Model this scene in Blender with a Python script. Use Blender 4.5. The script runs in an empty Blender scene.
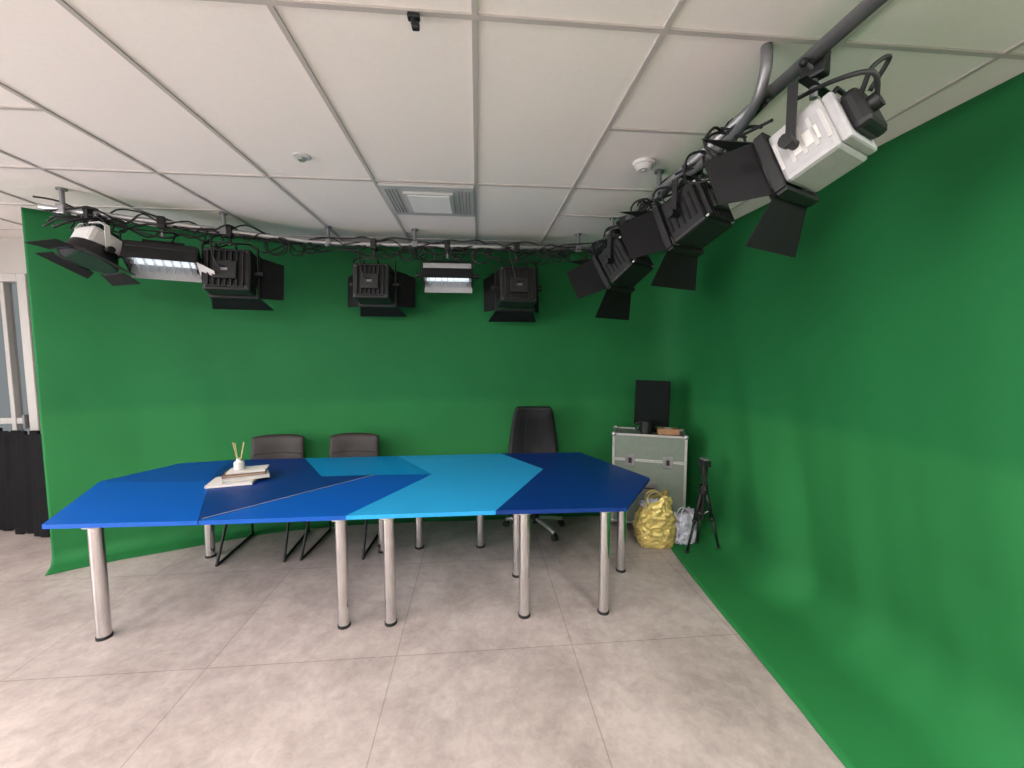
import bpy, bmesh, math, random
from mathutils import Vector, Matrix, noise
random.seed(4)
R=math.radians
scene=bpy.context.scene

# ------------------------------------------------------------ materials
def mat(name,col,rough=.5,metal=0,var=0,scale=8,bump=0,bscale=60,emit=None,es=0,spec=None):
    m=bpy.data.materials.new(name);m.use_nodes=True
    nt=m.node_tree;N=nt.nodes;b=N['Principled BSDF']
    b.inputs['Base Color'].default_value=(*col,1)
    b.inputs['Roughness'].default_value=rough;b.inputs['Metallic'].default_value=metal
    if spec is not None:b.inputs['Specular IOR Level'].default_value=spec
    g=N.new('ShaderNodeNewGeometry')
    if var>0:
        n=N.new('ShaderNodeTexNoise');n.inputs['Scale'].default_value=scale;n.inputs['Detail'].default_value=5
        nt.links.new(g.outputs['Position'],n.inputs['Vector'])
        r=N.new('ShaderNodeValToRGB')
        r.color_ramp.elements[0].position=.3;r.color_ramp.elements[1].position=.7
        r.color_ramp.elements[0].color=(*[c*(1-var) for c in col],1)
        r.color_ramp.elements[1].color=(*[min(1,c*(1+var)) for c in col],1)
        nt.links.new(n.outputs['Fac'],r.inputs['Fac']);nt.links.new(r.outputs['Color'],b.inputs['Base Color'])
    if bump>0:
        n2=N.new('ShaderNodeTexNoise');n2.inputs['Scale'].default_value=bscale;n2.inputs['Detail'].default_value=3
        nt.links.new(g.outputs['Position'],n2.inputs['Vector'])
        bp=N.new('ShaderNodeBump');bp.inputs['Strength'].default_value=bump;bp.inputs['Distance'].default_value=.01
        nt.links.new(n2.outputs['Fac'],bp.inputs['Height']);nt.links.new(bp.outputs['Normal'],b.inputs['Normal'])
    if emit:
        b.inputs['Emission Color'].default_value=(*emit,1);b.inputs['Emission Strength'].default_value=es
    return m
def srgb(r,g,b):
    f=lambda c:((c/255+.055)/1.055)**2.4 if c/255>.04045 else c/255/12.92
    return (f(r),f(g),f(b))

black=mat('black_metal',(.008,.008,.009),.5,.1,.2,20)
blackm=mat('matte_black_door',(.006,.006,.007),.7,0,.2,10,spec=.25)
rubber=mat('black_rubber',(.01,.01,.01),.7)
cable=mat('cable_black',(.010,.010,.011),.6)
chrome=mat('chrome_leg',(.70,.69,.69),.10,1.0,.04,4)
steel=mat('galvanised_pipe',(.24,.24,.25),.4,.6,.1,12)
silver=mat('silver_housing',(.40,.395,.40),.5,.1,.06,30)
alu=mat('aluminium_edge',(.46,.46,.46),.4,.7,.05,20)
white=mat('white_plastic',(.66,.64,.62),.45)
paper=mat('book_white',(.66,.63,.60),.6,0,.04,30)
pages=mat('book_pages',(.5,.42,.34),.8,0,.1,200)
bookc=mat('book_cover_brown',(.22,.13,.09),.6,0,.1,20)
lensm=mat('lens_glass_dark',(.02,.02,.025),.1,0)
louv=mat('lamp_reflector',(.75,.75,.77),.3,.5)
tubem=mat('lamp_tube_white',(.8,.83,.86),.3,emit=(.85,.95,1),es=.7)
leather=mat('brown_grey_leather',srgb(46,40,38),.5,0,.12,12,.25,120,spec=.3)
leatherk=mat('black_leather',(.008,.008,.009),.5,0,.15,12,.2,120,spec=.25)
wood=mat('reed_wood',(.55,.38,.17),.6,0,.2,60)
wallw=mat('white_wall_paint',srgb(186,180,174),.8,0,.03,3)
frame=mat('white_frame_paint',(.50,.48,.46),.5)
casem=mat('case_grey_laminate',srgb(112,122,112),.5,0,.06,25,spec=.3)
screen=mat('screen_black',(.003,.006,.005),.45,spec=.05)
screenb=mat('monitor_plastic',(.004,.004,.005),.6,spec=.08)
bagy=mat('gold_foil_bag',srgb(205,184,112),.32,.35,.35,12,.6,55)
bagw=mat('white_plastic_bag',srgb(200,200,214),.4,0,.18,14,.4,40)
blackf=mat('black_fabric',(.006,.006,.007),.85,0,.3,8,.2,60,spec=.2)
t_mid=mat('laminate_blue',srgb(0,78,168),.45,0,.02,5,.03,200,spec=.35)
t_mid2=mat('laminate_blue_deep',srgb(0,66,152),.45,0,.02,5,.03,200,spec=.35)
t_navy=mat('laminate_navy',srgb(0,46,116),.45,0,.02,5,.03,200,spec=.35)
t_cy=mat('laminate_light_cyan',srgb(38,152,208),.45,0,.02,5,.03,200,spec=.35)
t_cy2=mat('laminate_cyan',srgb(0,126,184),.45,0,.02,5,.03,200,spec=.35)
grid_m=mat('ceiling_grid_metal',srgb(184,176,172),.5)
vent=mat('vent_grey',srgb(188,186,184),.5,.1)
slot=mat('vent_slot',(.22,.22,.22),.6)
diff=mat('lamp_diffuser',(.82,.80,.78),.5)

# ------------------------------------------------------------ mesh builder
class B:
    def __init__(s,name):
        s.name=name;s.bm=bmesh.new();s.mats=[];s.M=Matrix()
    def mi(s,m):
        if m not in s.mats:s.mats.append(m)
        return s.mats.index(m)
    def box(s,c,size,m,rot=None,bev=0):
        t=bmesh.new();bmesh.ops.create_cube(t,size=1)
        for v in t.verts:v.co=Vector((v.co.x*size[0],v.co.y*size[1],v.co.z*size[2]))
        if bev>0:bmesh.ops.bevel(t,geom=list(t.edges),offset=bev,segments=2,affect='EDGES',profile=.5)
        X=Matrix.Translation(c)
        if rot:X=X@Matrix.Rotation(rot[2],4,'Z')@Matrix.Rotation(rot[1],4,'Y')@Matrix.Rotation(rot[0],4,'X')
        s._merge(t,s.M@X,m,False)
    def _merge(s,t,X,m,smooth):
        i=s.mi(m);mp={}
        for v in t.verts:mp[v]=s.bm.verts.new(X@v.co)
        for f in t.faces:
            try:
                nf=s.bm.faces.new([mp[v] for v in f.verts]);nf.material_index=i;nf.smooth=smooth
            except ValueError:pass
        t.free()
    def cyl(s,p0,p1,r,m,r2=None,seg=20,smooth=True):
        p0=Vector(p0);p1=Vector(p1);r2=r if r2 is None else r2
        ax=(p1-p0).normalized();q=ax.to_track_quat('Z','Y')
        a=[];b=[];ca=[];cb=[]
        for k in range(seg):
            an=2*math.pi*k/seg;d=q@Vector((math.cos(an),math.sin(an),0))
            a.append(s.bm.verts.new(s.M@(p0+d*r)));b.append(s.bm.verts.new(s.M@(p1+d*r2)))
            ca.append(s.bm.verts.new(s.M@(p0+d*r)));cb.append(s.bm.verts.new(s.M@(p1+d*r2)))
        i=s.mi(m)
        for k in range(seg):
            f=s.bm.faces.new((a[k],a[(k+1)%seg],b[(k+1)%seg],b[k]));f.smooth=smooth;f.material_index=i
        f=s.bm.faces.new(ca[::-1]);f.material_index=i
        f=s.bm.faces.new(cb);f.material_index=i
    def tube(s,pts,r,m,seg=8,sub=0):
        pts=[Vector(p) for p in pts]
        if sub:
            o=[]
            n=len(pts)
            for i in range(n-1):
                p0=pts[max(i-1,0)];p1=pts[i];p2=pts[i+1];p3=pts[min(i+2,n-1)]
                for k in range(sub):
                    t=k/sub
                    o.append(.5*((2*p1)+(-p0+p2)*t+(2*p0-5*p1+4*p2-p3)*t*t+(-p0+3*p1-3*p2+p3)*t**3))
            o.append(pts[-1]);pts=o
        i=s.mi(m);rings=[]
        ref=None
        for k,p in enumerate(pts):
            d=(pts[min(k+1,len(pts)-1)]-pts[max(k-1,0)])
            if d.length<1e-9:d=Vector((0,0,1))
            d.normalize()
            if ref is None:
                ref=Vector((0,0,1)) if abs(d.z)<.9 else Vector((1,0,0))
            x=(ref-d*ref.dot(d))
            if x.length<1e-6:x=d.orthogonal()
            x.normalize();ref=x;y=d.cross(x)
            rings.append([s.bm.verts.new(s.M@(p+x*math.cos(2*math.pi*j/seg)*r+y*math.sin(2*math.pi*j/seg)*r)) for j in range(seg)])
        for k in range(len(rings)-1):
            for j in range(seg):
                f=s.bm.faces.new((rings[k][j],rings[k][(j+1)%seg],rings[k+1][(j+1)%seg],rings[k+1][j]));f.smooth=True;f.material_index=i
        for rg in (rings[0][::-1],rings[-1]):
            f=s.bm.faces.new(rg);f.material_index=i
    def prism(s,pts,z0,z1,m):
        i=s.mi(m)
        a=[s.bm.verts.new(s.M@Vector((p[0],p[1],z0))) for p in pts]
        b=[s.bm.verts.new(s.M@Vector((p[0],p[1],z1))) for p in pts]
        n=len(pts)
        fs=[s.bm.faces.new(a[::-1]),s.bm.faces.new(b)]
        for k in range(n):fs.append(s.bm.faces.new((a[k],a[(k+1)%n],b[(k+1)%n],b[k])))
        for f in fs:f.material_index=i
        bmesh.ops.recalc_face_normals(s.bm,faces=fs)
    def plate(s,q,th,m):
        q=[Vector(p) for p in q];n=(q[1]-q[0]).cross(q[2]-q[0]).normalized()*th/2
        i=s.mi(m)
        a=[s.bm.verts.new(s.M@(p-n)) for p in q];b=[s.bm.verts.new(s.M@(p+n)) for p in q]
        k=len(q);fs=[s.bm.faces.new(a[::-1]),s.bm.faces.new(b)]
        for j in range(k):fs.append(s.bm.faces.new((a[j],a[(j+1)%k],b[(j+1)%k],b[j])))
        for f in fs:f.material_index=i
    def shell(s,fn,nu,nv,th,m):
        P=[[fn(i/nu,j/nv) for j in range(nv+1)] for i in range(nu+1)]
        i0=s.mi(m);T=[];Bo=[]
        for i in range(nu+1):
            T.append([]);Bo.append([])
            for j in range(nv+1):
                du=P[min(i+1,nu)][j]-P[max(i-1,0)][j];dv=P[i][min(j+1,nv)]-P[i][max(j-1,0)]
                n=du.cross(dv)
                n=n.normalized() if n.length>1e-9 else Vector((0,0,1))
                eu=min(i,nu-i)/nu;ev=min(j,nv-j)/nv
                k=th*(.35+.65*min(1,min(eu,ev)*7))
                T[i].append(s.bm.verts.new(s.M@(P[i][j]+n*k/2)));Bo[i].append(s.bm.verts.new(s.M@(P[i][j]-n*k/2)))
        def q(a,b,c,d):
            f=s.bm.faces.new((a,b,c,d));f.smooth=True;f.material_index=i0
        for i in range(nu):
            for j in range(nv):
                q(T[i][j],T[i+1][j],T[i+1][j+1],T[i][j+1]);q(Bo[i][j],Bo[i][j+1],Bo[i+1][j+1],Bo[i+1][j])
            q(T[i][0],Bo[i][0],Bo[i+1][0],T[i+1][0]);q(T[i][nv],T[i+1][nv],Bo[i+1][nv],Bo[i][nv])
        for j in range(nv):
            q(T[0][j],T[0][j+1],Bo[0][j+1],Bo[0][j]);q(T[nu][j],Bo[nu][j],Bo[nu][j+1],T[nu][j+1])
    def blob(s,c,sc,m,amp=.1,fr=2.5,sub=4,shape=None,seed=0,ridge=0,smooth=True):
        t=bmesh.new();bmesh.ops.create_icosphere(t,subdivisions=sub,radius=1)
        for v in t.verts:
            p=v.co.copy()
            k=1+amp*noise.noise(p*fr+Vector((seed,0,0)))+amp*.5*noise.noise(p*fr*2.7+Vector((0,seed,0)))
            if ridge:
                k+=ridge*(abs(noise.noise(p*fr*1.6+Vector((3,seed,0))))-.2)+ridge*.6*(abs(noise.noise(p*fr*3.5+Vector((1,2,seed))))-.2)
            p*=k
            if shape:p=shape(p)
            v.co=Vector((p.x*sc[0],p.y*sc[1],p.z*sc[2]))
        s._merge(t,s.M@Matrix.Translation(c),m,smooth)
    def done(s):
        me=bpy.data.meshes.new(s.name)
        s.bm.to_mesh(me);s.bm.free()
        for m in s.mats:me.materials.append(m)
        o=bpy.data.objects.new(s.name,me);scene.collection.objects.link(o)
        return o

CZ=2.84   # ceiling height
# ------------------------------------------------------------ floor
def floor_material():
    m=bpy.data.materials.new('concrete_floor_tile');m.use_nodes=True;nt=m.node_tree;N=nt.nodes;L=nt.links
    b=N['Principled BSDF'];g=N.new('ShaderNodeNewGeometry')
    mp=N.new('ShaderNodeMapping');mp.inputs['Location'].default_value=(.47+10.2,-2.21+10.2,0)
    L.new(g.outputs['Position'],mp.inputs['Vector'])
    br=N.new('ShaderNodeTexBrick');br.offset=0;br.inputs['Scale'].default_value=1
    br.inputs['Brick Width'].default_value=1.02;br.inputs['Row Height'].default_value=1.02
    br.inputs['Mortar Size'].default_value=.0035;br.inputs['Mortar Smooth'].default_value=.3
    br.inputs['Color1'].default_value=(1,1,1,1);br.inputs['Color2'].default_value=(.94,.94,.94,1);br.inputs['Mortar'].default_value=(.66,.64,.62,1)
    L.new(mp.outputs['Vector'],br.inputs['Vector'])
    def nz(sc,det,ro,dist):
        n1=N.new('ShaderNodeTexNoise');n1.inputs['Scale'].default_value=sc;n1.inputs['Detail'].default_value=det;n1.inputs['Roughness'].default_value=ro;n1.inputs['Distortion'].default_value=dist
        L.new(g.outputs['Position'],n1.inputs['Vector']);return n1
    n1=nz(1.9,12,.72,.2);n2=nz(16,8,.75,.6)
    ad=N.new('ShaderNodeMath');ad.operation='MULTIPLY_ADD';ad.inputs[1].default_value=.32
    L.new(n2.outputs['Fac'],ad.inputs[0])
    sc=N.new('ShaderNodeMath');sc.operation='MULTIPLY';sc.inputs[1].default_value=.68
    L.new(n1.outputs['Fac'],sc.inputs[0]);L.new(sc.outputs[0],ad.inputs[2])
    r=N.new('ShaderNodeValToRGB');e=r.color_ramp.elements
    e[0].position=.38;e[0].color=(*srgb(144,132,127),1);e[1].position=.60;e[1].color=(*srgb(182,169,164),1)
    L.new(ad.outputs[0],r.inputs['Fac'])
    mx=N.new('ShaderNodeMix');mx.data_type='RGBA';mx.blend_type='MULTIPLY';mx.inputs['Factor'].default_value=1
    L.new(r.outputs['Color'],mx.inputs['A']);L.new(br.outputs['Color'],mx.inputs['B'])
    L.new(mx.outputs['Result'],b.inputs['Base Color'])
    b.inputs['Roughness'].default_value=.45;b.inputs['Specular IOR Level'].default_value=.35
    return m
fl=B('floor');fl.box((-1.9,.2,-.05),(8.6,8.6,.1),floor_material());fl.done()

# ------------------------------------------------------------ room shell
ceil_m=mat('ceiling_tile',srgb(238,230,225),.85,0,.015,60,.15,300)
c=B('ceiling');c.box((-1.9,.2,CZ+.05),(8.6,8.6,.1),ceil_m);c.done()
g=B('trim_1')
W=.655
for k in range(-9,4):
    g.box((k*W,.2,CZ-.003),(.020,8.5,.008),grid_m)
for y in (4.06,2.74,1.42,.10,-1.22,-2.54,-3.86):
    g.box((-1.9,y,CZ-.0035),(8.5,.020,.008),grid_m)
for y in (2.03,3.28,.7):
    g.box((1.5*W,y,CZ-.0032),(W,.020,.008),grid_m)
for y in (2.1,3.4,.76):
    g.box((-3.5*W-.65,y,CZ-.0032),(W*3.0,.020,.008),grid_m)
g.done()
def wall(name,c,s,m=wallw):
    w=B(name);w.box(c,s,m);return w.done()
wall('wall_right',(2.35,.2,1.42),(.1,8.6,2.84))
wall('wall_front',(-1.9,-4.05,1.42),(8.6,.1,2.84))
wall('wall_left',(-6.15,.2,1.42),(.1,8.6,2.84))
wb=B('wall_back')
wb.box((-.98,4.42,1.42),(6.76,.1,2.84),wallw)
wb.box((-5.85,4.42,1.42),(.6,.1,2.84),wallw)
wb.box((-4.955,4.42,2.67),(1.19,.1,.34),wallw)
wb.done()
d=B('door_1')
for x in (-4.41,-5.50):
    d.box((x,4.42,1.25),(.08,.14,2.5),frame,bev=.006)
d.box((-4.955,4.42,2.46),(1.01,.14,.08),frame,bev=.006)
d.box((-4.955,4.42,.06),(1.01,.10,.12),frame,bev=.006)
d.box((-4.955,4.42,1.05),(1.01,.06,.06),frame,bev=.006)
d.box((-4.62,4.42,1.3),(.04,.08,2.3),frame,bev=.006)
gl=bpy.data.materials.new('door_glass');gl.use_nodes=True
bb=gl.node_tree.nodes['Principled BSDF'];bb.inputs['Transmission Weight'].default_value=1;bb.inputs['Roughness'].default_value=.02;bb.inputs['IOR'].default_value=1.05
d.box((-4.955,4.43,1.3),(1.01,.008,2.3),gl)
d.box((-4.47,4.35,1.05),(.02,.06,.14),steel,bev=.004)
d.done()
sw=B('light_switch');sw.box((-4.27,4.355,2.02),(.07,.02,.22),mat('switch_grey',srgb(150,140,130),.5),bev=.005);sw.box((-4.27,4.343,2.04),(.04,.008,.07),white,bev=.002);sw.done()

# ------------------------------------------------------------ green cloth
def green_material():
    m=bpy.data.materials.new('chroma_green_cloth');m.use_nodes=True;nt=m.node_tree;N=nt.nodes;L=nt.links
    b=N['Principled BSDF'];g=N.new('ShaderNodeNewGeometry')
    n=N.new('ShaderNodeTexNoise');n.inputs['Scale'].default_value=1.1;n.inputs['Detail'].default_value=3
    L.new(g.outputs['Position'],n.inputs['Vector'])
    r=N.new('ShaderNodeValToRGB');e=r.color_ramp.elements
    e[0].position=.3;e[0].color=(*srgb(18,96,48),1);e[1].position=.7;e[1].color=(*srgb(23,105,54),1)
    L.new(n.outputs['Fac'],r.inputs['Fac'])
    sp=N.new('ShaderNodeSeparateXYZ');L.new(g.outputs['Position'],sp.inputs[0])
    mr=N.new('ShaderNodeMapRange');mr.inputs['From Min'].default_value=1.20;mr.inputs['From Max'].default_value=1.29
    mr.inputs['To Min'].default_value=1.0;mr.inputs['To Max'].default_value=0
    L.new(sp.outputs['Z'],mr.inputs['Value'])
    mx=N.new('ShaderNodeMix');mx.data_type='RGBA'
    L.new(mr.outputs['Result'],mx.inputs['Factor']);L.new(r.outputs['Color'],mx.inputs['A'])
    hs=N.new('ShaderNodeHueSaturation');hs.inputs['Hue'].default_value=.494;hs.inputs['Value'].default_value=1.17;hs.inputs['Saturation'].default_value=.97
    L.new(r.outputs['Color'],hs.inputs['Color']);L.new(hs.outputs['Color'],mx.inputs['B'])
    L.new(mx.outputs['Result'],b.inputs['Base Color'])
    b.inputs['Roughness'].default_value=.75;b.inputs['Specular IOR Level'].default_value=.3
    return m
keys=[(-3.47,3.47,.10,.22,2.835),(-2.95,3.80,.12,.27,2.83),(-2.2,4.04,.12,.20,2.81),(-1.3,4.15,.1,.13,2.79),(0,4.17,.1,.13,2.79),(1.3,4.17,.1,.13,2.79),
      (1.85,4.15,.12,.15,2.80),(2.08,4.06,.15,.18,2.81),(2.18,3.8,.18,.3,2.83),(2.21,3.36,.22,.50,2.838),(2.23,2.5,.28,.62,2.838),(2.24,1.4,.32,.72,2.838),(2.24,.3,.32,.83,2.838),(2.24,-1.2,.32,.9,2.838)]
P=[]
a=[Vector(k[:3]) for k in keys];e=[Vector((k[3],k[4],0)) for k in keys]
def cr(A,i,t):
    p0=A[max(i-1,0)];p1=A[i];p2=A[i+1];p3=A[min(i+2,len(A)-1)]
    return .5*((2*p1)+(-p0+p2)*t+(2*p0-5*p1+4*p2-p3)*t*t+(-p0+3*p1-3*p2+p3)*t**3)
for i in range(len(keys)-1):
    n=max(3,int((a[i+1]-a[i]).length/.03))
    for j in range(n):
        t=j/n;P.append((cr(a,i,t),cr(e,i,t)))
P.append((a[-1],e[-1]))
bm=bmesh.new();rows=[];s=0
for i,(p,e) in enumerate(P):
    q=P[min(i+1,len(P)-1)][0]-P[max(i-1,0)][0];tn=Vector((q.x,q.y,0)).normalized();nn=Vector((tn.y,-tn.x,0))
    if i:s+=(Vector((p.x,p.y,0))-Vector((P[i-1][0].x,P[i-1][0].y,0))).length
    r=p.z;ed=max(e.x,r+.02);top=e.y;col=[]
    prof=[]
    NV=44
    for k in range(NV+1):
        prof.append((0,top+(r-top)*k/NV))
    for k in range(1,9):
        an=math.pi/2*k/8;prof.append((r*(1-math.cos(an)),r-r*math.sin(an)))
    for k in range(1,9):
        prof.append((r+(ed-r)*k/8,0))
    right=max(0,min(1,(p.x-1.9)/.3))
    for (o,z) in prof:
        h=1-z/top
        lean=.06*right*(z/top)
        amp=.003+(.024+.042*right)*h**2.3
        flat=max(0,1-o/ max(ed,.01)) if z<.001 else 1
        w=noise.noise(Vector((s*1.8+z*.3,z*.35,1.3)))*amp*1.4+noise.noise(Vector((s*4.5+z*.8,z*.9,7)))*amp*.45+noise.noise(Vector((s*.8,z*.8,17)))*.015
        if 1.2<z<1.3:w+=.005*math.sin((z-1.2)/.1*math.pi)
        off=lean+o+max(-.05,w)*flat
        zz=z+.005
        if z<.001:zz+= .006*max(0,noise.noise(Vector((s*5,o*6,3))))
        if z<.001:off+= .02*noise.noise(Vector((s*1.5,0,9)))*(o/ed)
        col.append(bm.verts.new(Vector((p.x,p.y,zz))+nn*off))
    rows.append(col)
for i in range(len(rows)-1):
    for j in range(len(rows[0])-1):
        f=bm.faces.new((rows[i][j],rows[i+1][j],rows[i+1][j+1],rows[i][j+1]));f.smooth=True
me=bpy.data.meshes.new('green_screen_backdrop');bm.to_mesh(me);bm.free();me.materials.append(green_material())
o=bpy.data.objects.new('green_screen_backdrop',me);scene.collection.objects.link(o)
md=o.modifiers.new('th','SOLIDIFY');md.thickness=.003;md.offset=0

# ------------------------------------------------------------ conference table
t=B('conference_table')
TZ=.74
polys=[
 (t_mid,[(-2.50,2.46),(-1.645,2.44),(-2.05,3.20),(-2.90,3.28)]),
 (t_mid2,[(-2.90,3.28),(-2.05,3.20),(-2.18,3.50),(-2.24,3.86),(-2.66,3.78)]),
 (t_navy,[(-2.05,3.20),(-1.645,2.44),(-.84,3.27),(-1.25,3.27),(-1.62,3.86),(-2.24,3.86),(-2.18,3.50)]),
 (t_mid,[(-1.64,2.44),(-.80,2.44),(-.37,3.25),(-.84,3.27)]),
 (t_cy2,[(-1.62,3.86),(-1.25,3.27),(-.37,3.25),(-.77,3.87)]),
 (t_cy,[(-.80,2.44),(.11,2.44),(.56,3.32),(.23,3.88),(-.77,3.87),(-.37,3.25)]),
 (t_navy,[(.11,2.44),(.95,2.42),(1.36,3.0),(1.02,3.86),(.23,3.88),(.56,3.32)]),
]
for m,pl in polys:
    cx=sum(p[0] for p in pl)/len(pl);cy=sum(p[1] for p in pl)/len(pl)
    pl=[(cx+(x-cx)*.9985,cy+(y-cy)*.9985) for x,y in pl]
    t.prism(pl,TZ-.026,TZ,m)
a=Vector((-1.64,2.47,0));b_=Vector((-.84,3.275,0));n=Vector((-(b_-a).y,(b_-a).x,0)).normalized()*.0018
t.prism([(a-n)[:2],(b_-n)[:2],(b_+n)[:2],(a+n)[:2]],TZ-.02,TZ+.0008,frame)
legs=[(-2.27,2.52),(-.85,2.50),(-.56,2.50),(.30,2.50),(.83,2.49),(.30,2.98),(1.13,2.98),(-.52,3.5),(.02,3.48),(-2.27,3.5),(-.83,3.46)]
for x,y in legs:
    t.cyl((x,y,.018),(x,y,TZ-.03),.036,chrome,seg=32)
    t.cyl((x,y,0.0),(x,y,.018),.039,rubber,seg=28)
    t.cyl((x,y,TZ-.036),(x,y,TZ-.026),.06,alu,seg=28)
for p0,p1 in (((-2.28,2.54),(-.85,2.54)),((-.56,2.54),(.83,2.54)),((-2.27,3.5),(-.83,3.5)),((-.52,3.5),(.02,3.5))):
    t.box(((p0[0]+p1[0])/2,p0[1],TZ-.04),(p1[0]-p0[0],.03,.028),black)
t.done()

# ------------------------------------------------------------ side chairs
def side_chair(x,y,rz):
    c=B('dining_chair');c.M=Matrix.Translation((x,y,0))@Matrix.Rotation(rz,4,'Z')
    def seat(u,v):
        X=(u-.5)*.47;Y=-.24+v*.46
        return Vector((X*(1-.1*v),Y,.455+.03*(2*abs(u-.5))**3-.015*math.sin(math.pi*v)+(-.02*(1-v)**4)))
    c.shell(seat,14,14,.055,leather)
    def back(u,v):
        X=(u-.5)*(.49-.03*v);z=.46+v*.49
        y=.20+.06*v-.06*(2*abs(u-.5))**2*(1-.3*v)
        return Vector((X,y+.01,z-.02*(2*abs(u-.5))**4*v))
    c.shell(back,16,14,.045,leather)
    for k in (.33,.66):
        c.tube([back(.04,k)+Vector((0,-.024,0)),back(.5,k)+Vector((0,-.026,0)),back(.96,k)+Vector((0,-.024,0))],.003,rubber,6,6)
    for sx in (-1,1):
        c.tube([(sx*.16,-.10,.43),(sx*.235,-.16,.40),(sx*.255,-.36,.03),(sx*.255,-.35,.012),(sx*.25,-.30,.011),(sx*.25,.14,.011),(sx*.25,.19,.012),(sx*.25,.20,.03),(sx*.21,.10,.40),(sx*.16,.02,.43)],.011,black,10,5)
    c.tube([(-.16,-.10,.43),(.16,-.10,.43)],.011,black)
    c.tube([(-.16,.02,.43),(.16,.02,.43)],.011,black)
    return c.done()
side_chair(-1.88,3.71,R(3));side_chair(-1.20,3.72,R(-3))

# ------------------------------------------------------------ office chair
c=B('office_chair');c.M=Matrix.Translation((.55,3.77,0))@Matrix.Rotation(R(-4),4,'Z')
for k in range(5):
    an=R(18+72*k);dx,dy=math.cos(an),math.sin(an)
    c.tube([(dx*.03,dy*.03,.12),(dx*.16,dy*.16,.105),(dx*.29,dy*.29,.075)],.02,alu,10,4)
    c.cyl((dx*.29-dy*.022,dy*.29+dx*.022,.03),(dx*.29+dy*.022,dy*.29-dx*.022,.03),.03,rubber)
    c.cyl((dx*.29,dy*.29,.03),(dx*.29,dy*.29,.08),.012,black)
c.cyl((0,0,.08),(0,0,.17),.04,black);c.cyl((0,0,.15),(0,0,.42),.022,chrome);c.cyl((0,0,.15),(0,0,.30),.032,black)
c.box((0,0,.43),(.2,.24,.04),black,bev=.01)
def s2(u,v):
    X=(u-.5)*.50*(1-.12*v);Y=-.25+v*.5
    return Vector((X,Y,.49+.035*(2*abs(u-.5))**3-.03*(1-v)**4))
c.shell(s2,14,14,.08,leatherk)
def b2(u,v):
    w=.52-.15*v**1.8
    X=(u-.5)*w;z=.50+v*.69
    if v>.9: X*=1-.12*((v-.9)/.1)**2
    return Vector((X,.18+.02*v+.05*math.sin(v*3)-.07*(2*abs(u-.5))**2*(1-.5*v),z))
c.shell(b2,16,22,.06,leatherk)
for u in (.33,.67):
    c.tube([b2(u,k/6)+Vector((0,-.032,0)) for k in range(1,6)],.003,rubber,6,4)
c.done()

# ------------------------------------------------------------ books + reed diffuser
b=B('book_stack')
def book(cx,cy,z,w,d_,h,rz,cov):
    M=Matrix.Translation((cx,cy,z))@Matrix.Rotation(rz,4,'Z');b.M=M
    b.box((0,0,.003),(w,d_,.004),cov);b.box((0,0,h-.003),(w,d_,.004),cov)
    b.box((-w/2+.002,0,h/2),(.004,d_,h-.002),cov)
    b.box((.002,0,h/2),(w-.012,d_-.012,h-.01),pages if cov is not paper else paper)
book(-1.86,3.17,TZ+.001,.30,.22,.024,R(14),paper)
book(-1.79,3.21,TZ+.026,.30,.20,.020,R(30),paper)
book(-1.81,3.24,TZ+.047,.28,.17,.018,R(22),bookc)
book(-1.80,3.26,TZ+.066,.26,.16,.014,R(16),paper)
b.done()
b=B('reed_diffuser');b.M=Matrix.Translation((-1.86,3.25,TZ+.0815))
b.cyl((0,0,0),(0,0,.055),.036,white,seg=28);b.cyl((0,0,.055),(0,0,.07),.036,white,.018,28);b.cyl((0,0,.07),(0,0,.085),.017,white,seg=20)
for dx,dy in ((-.045,.01),(-.012,-.02),(.03,.02),(.05,-.01)):
    b.tube([(dx*.1,dy*.1,.03),(dx,dy,.21)],.003,wood,6)
b.done()

# ------------------------------------------------------------ flight case + monitor etc
b=B('flight_case');CM=Matrix.Translation((1.68,3.76,0))@Matrix.Rotation(R(-22),4,'Z');b.M=CM
w,dp,h0,h1=.66,.34,.09,.95
b.box((0,0,(h0+h1)/2),(w,dp,h1-h0),casem,bev=.004)
for sx in (-1,1):
    for sy in (-1,1):
        b.box((sx*(w/2-.006),sy*(dp/2-.006),(h0+h1)/2),(.024,.024,h1-h0+.008),alu,bev=.003)
        for z in (h0,h1):b.blob((sx*(w/2-.008),sy*(dp/2-.008),z),(.026,.026,.026),alu,0,1,2)
        b.cyl((sx*.24-.02,sy*.11,.045),(sx*.24+.02,sy*.11,.045),.045,rubber)
        b.box((sx*.24,sy*.11,.07),(.07,.06,.03),steel)
for z in (h0,h1,.70,.715):
    for sy in (-1,1):b.box((0,sy*(dp/2-.004),z),(w,.018,.02 if z in(h0,h1) else .01),alu,bev=.002)
for z in (h0,h1):
    for sx in (-1,1):b.box((sx*(w/2-.004),0,z),(.018,dp,.02),alu,bev=.002)
for sx in (-.17,.17):
    b.box((sx,-dp/2-.004,.705),(.09,.012,.11),steel,bev=.003);b.box((sx,-dp/2-.012,.705),(.03,.012,.05),black,bev=.003)
b.box((0,-dp/2-.004,.45),(.17,.012,.12),steel,bev=.003)
b.tube([(-.06,-dp/2-.01,.43),(-.06,-dp/2-.03,.45),(.06,-dp/2-.03,.45),(.06,-dp/2-.01,.43)],.006,rubber,8)
b.done()
zt=h1+.012
b=B('computer_monitor');b.M=CM@Matrix.Translation((.02,.04,zt+.011))@Matrix.Rotation(R(-12),4,'Z')
b.box((0,.03,-.004),(.24,.18,.012),screenb,bev=.004)
b.box((0,.06,.10),(.06,.02,.2),screenb,bev=.004)
b.M=b.M@Matrix.Translation((0,.03,.26))@Matrix.Rotation(R(-6),4,'X')
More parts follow.
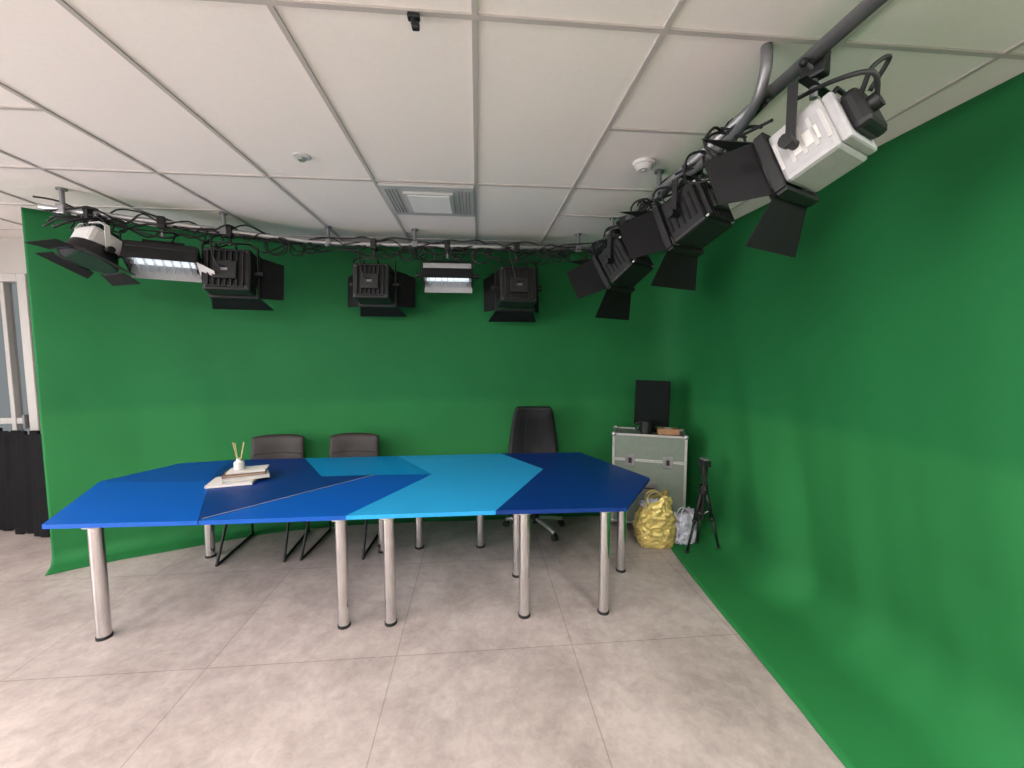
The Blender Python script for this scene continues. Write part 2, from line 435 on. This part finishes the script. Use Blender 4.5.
b.box((0,0,0),(.33,.03,.45),screenb,bev=.006);b.box((0,-.0165,.01),(.30,.002,.40),screen)
b.done()
b=B('coffee_mug');b.M=CM@Matrix.Translation((-.03,-.11,zt))
b.cyl((0,0,0),(0,0,.12),.05,black,.058,28)
b.tube([(-.05,0,.10),(-.09,0,.09),(-.09,0,.04),(-.05,0,.03)],.008,black,8,5);b.done()
b=B('cardboard_box');b.M=CM@Matrix.Translation((.17,-.10,zt))@Matrix.Rotation(R(3),4,'Z')
b.box((0,0,.028),(.19,.10,.055),mat('cardboard',srgb(140,105,75),.8,0,.1,20),bev=.003);b.box((0,0,.0565),(.06,.10,.002),pages);b.done()

# ------------------------------------------------------------ bags
def sack(name,loc,rz,wx,wy,hh,m,seed,hand,hm=None):
    b=B(name);b.M=Matrix.Translation(loc)@Matrix.Rotation(rz,4,'Z')
    nu,nv=120,66;i0=b.mi(m);G=[]
    for j in range(nv+1):
        v=j/nv;row=[]
        if v<.08: k=.86+.14*(v/.08)
        elif v<.6:k=1.0
        else:k=1.0-.30*((v-.6)/.4)**1.3
        for i in range(nu):
            an=2*math.pi*i/nu;c_,s_=math.cos(an),math.sin(an)
            x=math.copysign(abs(c_)**.6,c_);y=math.copysign(abs(s_)**.7,s_)
            q=Vector((c_*2.0+seed,s_*2.0,v*3.2))
            n1=abs(noise.noise(q))-.15
            n2=abs(noise.noise(q*2.3+Vector((5,1,2))))-.15
            n3=abs(noise.noise(q*5.1+Vector((1,7,2))))-.15
            pl=.06*v*math.sin(an*8+3*math.sin(v*5+seed))
            r_=k*(1+pl-.30*n1-.30*n2-.18*n3)
            z=v*hh*(1+.22*noise.noise(Vector((c_*1.5,s_*1.5,seed)))*v+.12*c_*v)
            row.append(b.bm.verts.new(b.M@Vector((x*wx*r_,y*wy*r_,z))))
        G.append(row)
    for j in range(nv):
        for i in range(nu):
            f=b.bm.faces.new((G[j][i],G[j][(i+1)%nu],G[j+1][(i+1)%nu],G[j+1][i]));f.material_index=i0;f.smooth=True
    f=b.bm.faces.new(G[0][::-1]);f.material_index=i0
    b.blob((0,0,hh*.86),(wx*.62,wy*.66,hh*.12),hm or m,.3,3,4,None,seed,.5)
    for sy in (-1,1):
        b.tube([(-wx*.45,sy*wy*.5,hh*.84),(-wx*.38,sy*wy*.3,hh*1.08),(wx*.0,sy*wy*.2,hh*1.17),(wx*.32,sy*wy*.3,hh*1.06),(wx*.45,sy*wy*.5,hh*.84)],hand,m,8,6)
    return b.done()
sack('shopping_bag',(1.585,3.38,.004),R(-12),.17,.105,.42,bagy,3.3,.006,bagw)
sack('plastic_bag',(1.865,3.385,.012),R(8),.105,.075,.27,bagw,7.1,.005)

# ------------------------------------------------------------ tripod
b=B('camera_tripod');b.M=Matrix.Translation((1.93,3.20,.0))
feet=[(-.14,-.02,.014),(.13,-.04,.05),(.03,.12,.03)]
for f in feet:
    F_=Vector(f);T=Vector((F_.x*.12,F_.y*.12,.56));mid=T.lerp(F_,.5)
    b.tube([T,mid],.015,black,10);b.tube([mid,F_+Vector((0,0,.01))],.011,black,10)
    b.blob(F_+Vector((0,0,.008)),(.017,.017,.012),rubber,0,1,2);b.blob(mid,(.02,.02,.024),black,0,1,2)
    b.tube([T.lerp(F_,.35),(0,0,.34)],.006,steel,6)
b.cyl((0,0,.30),(0,0,.72),.013,black);b.cyl((0,0,.53),(0,0,.60),.034,black)
b.cyl((0,0,.70),(0,0,.76),.028,black);b.box((0,0,.79),(.07,.09,.05),black,bev=.006);b.box((0,0,.825),(.05,.07,.015),steel,bev=.003)
b.tube([(0,-.03,.77),(-.07,-.14,.62)],.007,black,8);b.tube([(-.05,-.11,.66),(-.08,-.155,.60)],.012,rubber,8)
b.done()

# ------------------------------------------------------------ black folded panels at left
b=B('folded_backdrop_panels')
for k in range(8):
    x=-4.62+k*.085;y=4.20-k*.03
    b.M=Matrix.Translation((x,y,0))@Matrix.Rotation(R(-6+5*(k%3)),4,'Z')@Matrix.Rotation(R(-2),4,'X')
    b.box((0,0,.51-.012*(k%2)),(.08,.03,1.0-.03*(k%3)),blackf,bev=.008)
b.M=Matrix();b.done()

# ------------------------------------------------------------ lighting pipe rig
PZ=2.70
path_back=[(-2.90,3.01,PZ),(-2.08,3.42,PZ),(-1.45,3.72,PZ),(-1.2,3.76,PZ),(.0,3.76,PZ),(1.12,3.76,PZ)]
g=B('lighting_pipe_rig')
g.tube(path_back,.020,alu,14)
g.tube([(1.12,3.80,PZ+.01),(1.12,1.55,PZ+.01)],.026,steel,14)
g.tube([(1.12,1.60,PZ+.01),(1.12,-.9,PZ+.01)],.024,steel,16)
for p in ((-2.80,3.06),(-2.0,3.46),(-1.30,3.75),(-.55,3.76),(.95,3.76),(1.12,3.3),(1.12,2.45),(1.12,.2)):
    g.cyl((p[0],p[1],PZ),(p[0],p[1],CZ),.014,steel)
    g.cyl((p[0],p[1],CZ-.012),(p[0],p[1],CZ),.030,steel)
    g.box((p[0],p[1],PZ),(.055,.055,.065),steel,bev=.006)
g.tube([(1.06,1.46,CZ),(1.06,1.46,PZ+.06),(1.07,1.52,PZ-.02),(1.10,1.7,PZ-.045),(1.12,2.2,PZ-.04)],.020,steel,12,5)
g.box((1.12,3.76,PZ),(.09,.09,.08),black,bev=.01)
g.done()
g=B('power_cables')
def sample(path,t):
    path=[Vector(p) for p in path];L=[(path[i+1]-path[i]).length for i in range(len(path)-1)];d_=t*sum(L)
    for i,l in enumerate(L):
        if d_<=l or i==len(L)-1:return path[i].lerp(path[i+1],min(1,d_/l))
        d_-=l
full=path_back+[(1.12,3.0,PZ),(1.12,1.5,PZ)]
for k in range(6):
    pts=[];n=50
    for i in range(n+1):
        p=sample(full,i/n)
        sag=abs(math.sin(i*(.7+.1*k)+k*1.7))*.10*random.random()
        pts.append(p+Vector((random.uniform(-.03,.03),random.uniform(-.04,.04),.06-.022*k-sag)))
    g.tube(pts,.0065,cable,6,4)
for (x,y) in ((-2.6,3.16),(-2.7,3.11),(-2.1,3.4),(-1.7,3.6),(-1.5,3.7),(-.65,3.74),(-.45,3.74),(-.1,3.74),(.1,3.74),(.55,3.74),(.75,3.74),(1.1,3.1),(1.1,3.4),(1.1,2.7),(1.1,2.5),(1.1,2.3),(1.1,1.9),(1.1,1.7)):
    for q in range(2):
        c0=Vector((x+random.uniform(-.07,.07),y,PZ-.02));pts=[c0];rr=random.uniform(.04,.075)
        for i in range(1,9):
            an=i/8*2*math.pi*(1.2);pts.append(c0+Vector((math.sin(an)*rr*1.2,random.uniform(-.03,.03),-rr+math.cos(an)*rr)))
        g.tube(pts,.006,cable,6,4)
g.done()

# ------------------------------------------------------------ stage lights
def yoke(b,w,drop,m,hh=None):
    hh=hh or w/2+.03
    b.box((0,0,-.005),(.05,.075,.09),black,bev=.008)
    b.cyl((.02,0,-.02),(.07,0,-.02),.008,steel);b.blob((.075,0,-.02),(.014,.014,.014),black,0,1,2)
    b.cyl((0,0,-.11),(0,0,-.04),.012,steel)
    zt=-max(.09,drop-.24) if drop>.3 else -.07
    b.cyl((0,0,zt-.005),(0,0,-.04),.012,black)
    for sx in (-1,1):
        b.plate([(sx*hh,-.015,-drop-.01),(sx*hh,.015,-drop-.01),(sx*hh,.015,zt-.03),(sx*hh,-.015,zt-.03)],.005,m)
        b.plate([(sx*hh,-.015,zt-.03),(sx*hh,.015,zt-.03),(sx*(hh-.05),.015,zt),(sx*(hh-.05),-.015,zt)],.005,m)
        b.cyl((sx*(w/2),0,-drop),(sx*(hh+.03),0,-drop),.016,black)
        b.cyl((sx*(hh+.01),0,-drop),(sx*(hh+.035),0,-drop),.022,black,seg=10)
    b.box((0,0,zt),((hh-.05)*2,.03,.005),m)
def stage_light(loc,drop,yaw,pitch,w=.27,h=.27,d_=.22,L=.19,sp=(35,35,35,35),body=black,ym=black,cap=1):
    b=B('stage_light');base=Matrix.Translation(loc)@Matrix.Rotation(R(yaw),4,'Z');b.M=base
    yoke(b,w,drop,ym)
    b.M=base@Matrix.Translation((0,0,-drop))@Matrix.Rotation(R(pitch),4,'X')
    b.box((0,.02,0),(w,d_,h),body,bev=.016)
    yb=.02+d_/2
    if body is silver:
        b.box((0,yb+.012,0),(w*.92,.03,h*.92),silver,bev=.008)
        for k in range(6):b.box((-w*.36+k*w*.144,.02,h/2+.002),(.010,d_*.6,.004),vent)
        b.box((w/2+.002,.03,-.01),(.002,.08,.05),paper)
        b.box((0,yb+.05,.0),(w*.70,.05,h*.70),black,bev=.018)
        b.cyl((w*.1,yb+.07,0),(w*.1,yb+.10,0),.026,black)
        b.tube([(w*.2,yb+.07,h*.2),(w*.3,yb+.12,h*.4),(0,yb+.15,h*.55),(-w*.1,yb+.08,h*.35)],.007,cable,8,6)
        b.tube([(w*.1,yb+.09,0),(w*.45,yb+.12,.04),(w*.5,yb+.04,.10),(w*.1,.02,.2)],.007,cable,8,6)
    else:
        for k in range(7):b.box((-w*.36+k*w*.12,yb+.010,0),(.008,.026,h*.84),body)
        b.box((0,yb+.02,-h*.05),(w*.5,.04,h*.42),black,bev=.008)
        b.box((0,yb+.042,-h*.05),(w*.14,.003,h*.06),steel)
        for sz in (-1,1):b.box((0,yb+.012,sz*h*.42),(w*.86,.012,.010),black)
        for sx in (-1,1):
            for sz in (-1,1):b.cyl((sx*w*.42,yb,sz*h*.42),(sx*w*.42,yb+.014,sz*h*.42),.007,alu,seg=10)
    b.tube([(-w*.2,yb-.01,h*.48),(-w*.2,yb+.03,h*.58),(w*.2,yb+.03,h*.58),(w*.2,yb-.01,h*.48)],.008,black,8)
    for sx in (-1,1):
        for k in range(5):
            b.box((sx*w/2,-.05+k*.035,0),(.006,.012,h*.55),blackm if body is not silver else vent)
    yf=.02-d_/2
    fw=w*1.06
    for sx in (-1,1):
        b.box((sx*fw/2,yf-.015,0),(.022,.035,fw),black,bev=.003);b.box((0,yf-.015,sx*fw/2),(fw,.035,.022),black,bev=.003)
    b.cyl((0,yf-.014,0),(0,yf+.01,0),w*.42,black,seg=36)
    b.cyl((0,yf-.020,0),(0,yf-.010,0),w*.38,lensm,seg=36)
    f=.06;e=fw/2
    y0=yf-.035
    def dr(axis,sg,ang):
        c_,s_=math.cos(R(ang))*L,math.sin(R(ang))*L
        if axis=='z':
            q=[(-e,y0,sg*e),(e,y0,sg*e),(e+f,y0-c_,sg*(e+s_)),(-e-f,y0-c_,sg*(e+s_))]
        else:
            q=[(sg*e,y0,-e),(sg*e,y0,e),(sg*(e+s_),y0-c_,e-f*.3),(sg*(e+s_),y0-c_,-e+f*.3)]
        b.plate(q,.003,blackm)
        a,bb_=Vector(q[0]),Vector(q[1]);b.tube([a.lerp(bb_,.1),a.lerp(bb_,.9)],.007,black,8)
    dr('z',1,sp[0]);dr('z',-1,sp[1]);dr('x',-1,sp[2]);dr('x',1,sp[3])
    if body is not silver:
        b.tube([(0,yb+.04,0),(.04,yb+.09,.02),(.08,yb+.07,drop*.6),(.05,.03,drop*.95)],.007,cable,6,6)
    return b.done()
def par_light(loc,drop,yaw,pitch):
    b=B('par_light');base=Matrix.Translation(loc)@Matrix.Rotation(R(yaw),4,'Z');b.M=base
    yoke(b,.24,drop,white)
    b.M=base@Matrix.Translation((0,0,-drop))@Matrix.Rotation(R(pitch),4,'X')
    # boxy white-sided housing with ribbed black rear, round black front ring
    b.box((0,.075,0),(.21,.13,.21),white,bev=.03)
    for k in range(5):b.box((-.07+k*.035,.145,0),(.012,.02,.17),black)
    b.box((0,.155,0),(.13,.03,.13),black,bev=.008)
    b.cyl((0,-.06,0),(0,.02,0),.15,black,.125,36)
    b.cyl((0,-.085,0),(0,-.06,0),.155,black,.155,36);b.cyl((0,-.088,0),(0,-.08,0),.14,lensm,seg=36)
    for q in range(4):
        M0=b.M;b.M=M0@Matrix.Rotation(R(90*q),4,'Y')
        b.plate([(-.12,-.085,.145),(.12,-.085,.145),(.15,-.11,.25),(-.15,-.11,.25)],.003,blackm);b.tube([(-.1,-.085,.15),(.1,-.085,.15)],.006,black,8)
        b.M=M0
    b.tube([(0,.16,0),(.06,.20,.08),(.10,.08,.2),(.03,.0,.24)],.008,cable,8,6)
    return b.done()
def soft_light(loc,drop,yaw,pitch,w=.52,h=.18,d_=.14,flap=0,body=black):
    b=B('fluorescent_softlight');base=Matrix.Translation(loc)@Matrix.Rotation(R(yaw),4,'Z');b.M=base
    yoke(b,w,drop,black)
    b.M=base@Matrix.Translation((0,0,-drop))@Matrix.Rotation(R(pitch),4,'X')
    b.box((0,.05,0),(w,.06,h),body,bev=.012)
    b.box((0,.10,0),(w*.6,.06,h*.6),black,bev=.008)
    for k in range(6):b.box((-w*.4+k*w*.16,.084,0),(.012,.01,h*.8),black)
    for sx in (-1,1):
        b.box((sx*w/2,0,0),(.012,d_,h),black,bev=.003)
        b.plate([(-w/2,.02,sx*h/2),(w/2,.02,sx*h/2),(w/2,-d_/2-.03,sx*(h/2+.03)),(-w/2,-d_/2-.03,sx*(h/2+.03))],.004,black if sx>0 else silver)
    b.box((0,.022,0),(w-.02,.006,h-.01),louv)
    for z in (-.05,0,.05):
        b.cyl((-w/2+.03,-.005,z),(w/2-.03,-.005,z),.016,tubem,seg=14)
        for sx in (-1,1):b.cyl((sx*(w/2-.03),-.005,z),(sx*(w/2-.006),-.005,z),.019,white,seg=14)
    for k in range(-3,4):
        b.box((k*w/8,-.04,0),(.002,.05,h),louv)
    if flap:
        b.plate([(flap*w/2,-d_/2,-h/2),(flap*w/2,-d_/2,h/2),(flap*(w/2+.11),-d_/2-.07,h/2),(flap*(w/2+.11),-d_/2-.07,-h/2)],.004,white)
    b.tube([(0,.11,0),(.05,.18,.02),(.08,.12,drop*.6),(.04,.03,drop*.95)],.007,cable,6,6)
    return b.done()
par_light((-2.68,3.12,PZ),.26,-20,66)
soft_light((-2.34,3.29,PZ),.27,24,62,w=.42,flap=1)
stage_light((-1.97,3.475,PZ),.33,190,10,w=.33,h=.34,d_=.16,L=.18,sp=(12,16,60,25))
stage_light((-.91,3.75,PZ),.36,178,8,w=.31,h=.31,L=.19,sp=(12,16,52,55))
soft_light((-.26,3.76,PZ),.27,0,66,w=.44,h=.18,body=silver)
stage_light((.37,3.76,PZ),.37,184,8,w=.34,h=.33,L=.18,sp=(15,24,30,34))
stage_light((1.10,2.98,PZ),.31,212,32,w=.27,h=.27,L=.22,sp=(35,42,45,42))
stage_light((1.14,2.08,PZ),.27,205,24,w=.24,h=.24,d_=.20,L=.19,sp=(35,50,40,45))
stage_light((1.15,1.34,PZ),.29,205,22,w=.21,h=.19,d_=.17,L=.18,sp=(45,48,40,50),body=silver)

# ------------------------------------------------------------ ceiling fittings
b=B('ceiling_air_vent');b.M=Matrix.Translation((-W/2,3.06,CZ))
b.box((0,0,-.008),(W-.03,.56,.016),vent,bev=.003)
b.box((0,0,-.02),(.34,.38,.02),vent,bev=.004);b.box((0,0,-.031),(.29,.33,.006),diff,bev=.002)
for sx in (-1,1):
    for k in range(4):b.box((sx*(.21+.024*k),0,-.017),(.006,.44,.004),slot)
b.done()
b=B('smoke_detector');b.M=Matrix.Translation((.985,2.36,CZ));b.cyl((0,0,-.02),(0,0,0),.065,white,seg=32);b.cyl((0,0,-.045),(0,0,-.02),.035,white,.058,32)
b.cyl((0,0,-.05),(0,0,-.044),.012,vent);b.done()
b=B('sprinkler_head');b.M=Matrix.Translation((-.985,2.46,CZ));b.cyl((0,0,-.006),(0,0,0),.045,white,seg=28);b.cyl((0,0,-.02),(0,0,-.006),.014,alu);b.cyl((0,0,-.024),(0,0,-.02),.02,alu);b.done()
b=B('ceiling_hook');b.M=Matrix.Translation((-.20,1.425,CZ-.007));b.box((0,0,-.008),(.04,.025,.016),black,bev=.004);b.cyl((0,0,-.03),(0,0,-.01),.010,black);b.box((.006,0,-.036),(.026,.020,.022),black,bev=.005);b.done()

# ------------------------------------------------------------ ceiling lights (behind the camera) + lamps
lampm=mat('led_panel_diffuser',(.9,.9,.9),.5,emit=(1,.96,.94),es=3)
def area(name,loc,sx,sy,p,col,rot):
    l=bpy.data.lights.new(name,'AREA');l.shape='RECTANGLE';l.size=sx;l.size_y=sy;l.energy=p;l.color=col
    o=bpy.data.objects.new(name,l);o.location=loc;o.rotation_euler=rot;scene.collection.objects.link(o)
def panel(x,y,p,sz=.6,col=(1,.955,.93)):
    b=B('ceiling_light_panel');b.box((x,y,CZ-.008),(sz,1.2,.012),frame,bev=.002);b.box((x,y,CZ-.0155),(sz-.04,1.16,.004),lampm);b.done()
    area('panel_lamp',(x,y,CZ-.02),sz-.04,1.16,p,col,(0,0,0))
panel(-.33,-.1,60);panel(-3.0,.3,58);panel(1.64,-.1,52);panel(-1.6,-1.4,70);panel(-4.4,1.6,40)  # third panel is unseen, put near the right wall to brighten the green floor
for x,y in ((-.6,-1.3),(-3.6,-.9)):  # unseen hanging fixtures, added behind the camera to brighten the ceiling
    b=B('added_fill_fixture');b.box((x,y,2.20),(1.5,.16,.05),frame,bev=.006)
    b.box((x,y,2.2265),(1.44,.12,.004),lampm)
    for sx in (-1,1):b.tube([(x+sx*.6,y,2.22),(x+sx*.6,y,CZ)],.003,steel,6)
    b.done();area('added_ceiling_fill',(x,y,2.235),1.44,.12,76,(1,.955,.93),(R(180),0,0))
w=B('window_1')
for y in (-1.6,.0,1.6):w.box((-6.08,y,1.5),(.06,.07,2.1),frame,bev=.005)
for z in (.45,2.55):w.box((-6.08,0,z),(.06,3.27,.07),frame,bev=.005)
w.box((-6.095,0,1.5),(.01,3.2,2.1),mat('sky_lit_glass',(.7,.75,.8),.2,emit=(.85,.93,1),es=1.5));w.done()
area('window_daylight',(-6.03,0,1.5),2.0,3.1,215,(.97,.98,1),(0,R(-90),0))

wd=bpy.data.worlds.new('World');scene.world=wd;wd.use_nodes=True
wd.node_tree.nodes['Background'].inputs[0].default_value=(.62,.68,.70,1);wd.node_tree.nodes['Background'].inputs[1].default_value=.45

# ------------------------------------------------------------ camera
cam=bpy.data.cameras.new('camera');co=bpy.data.objects.new('camera',cam);scene.collection.objects.link(co)
cam.sensor_width=36;cam.lens=400/1024*36;cam.clip_start=.02
co.location=(0,0,1.72);co.rotation_euler=(R(90-4.3),0,R(-5))
scene.camera=co
scene.view_settings.view_transform='Standard'
scene.view_settings.exposure=0
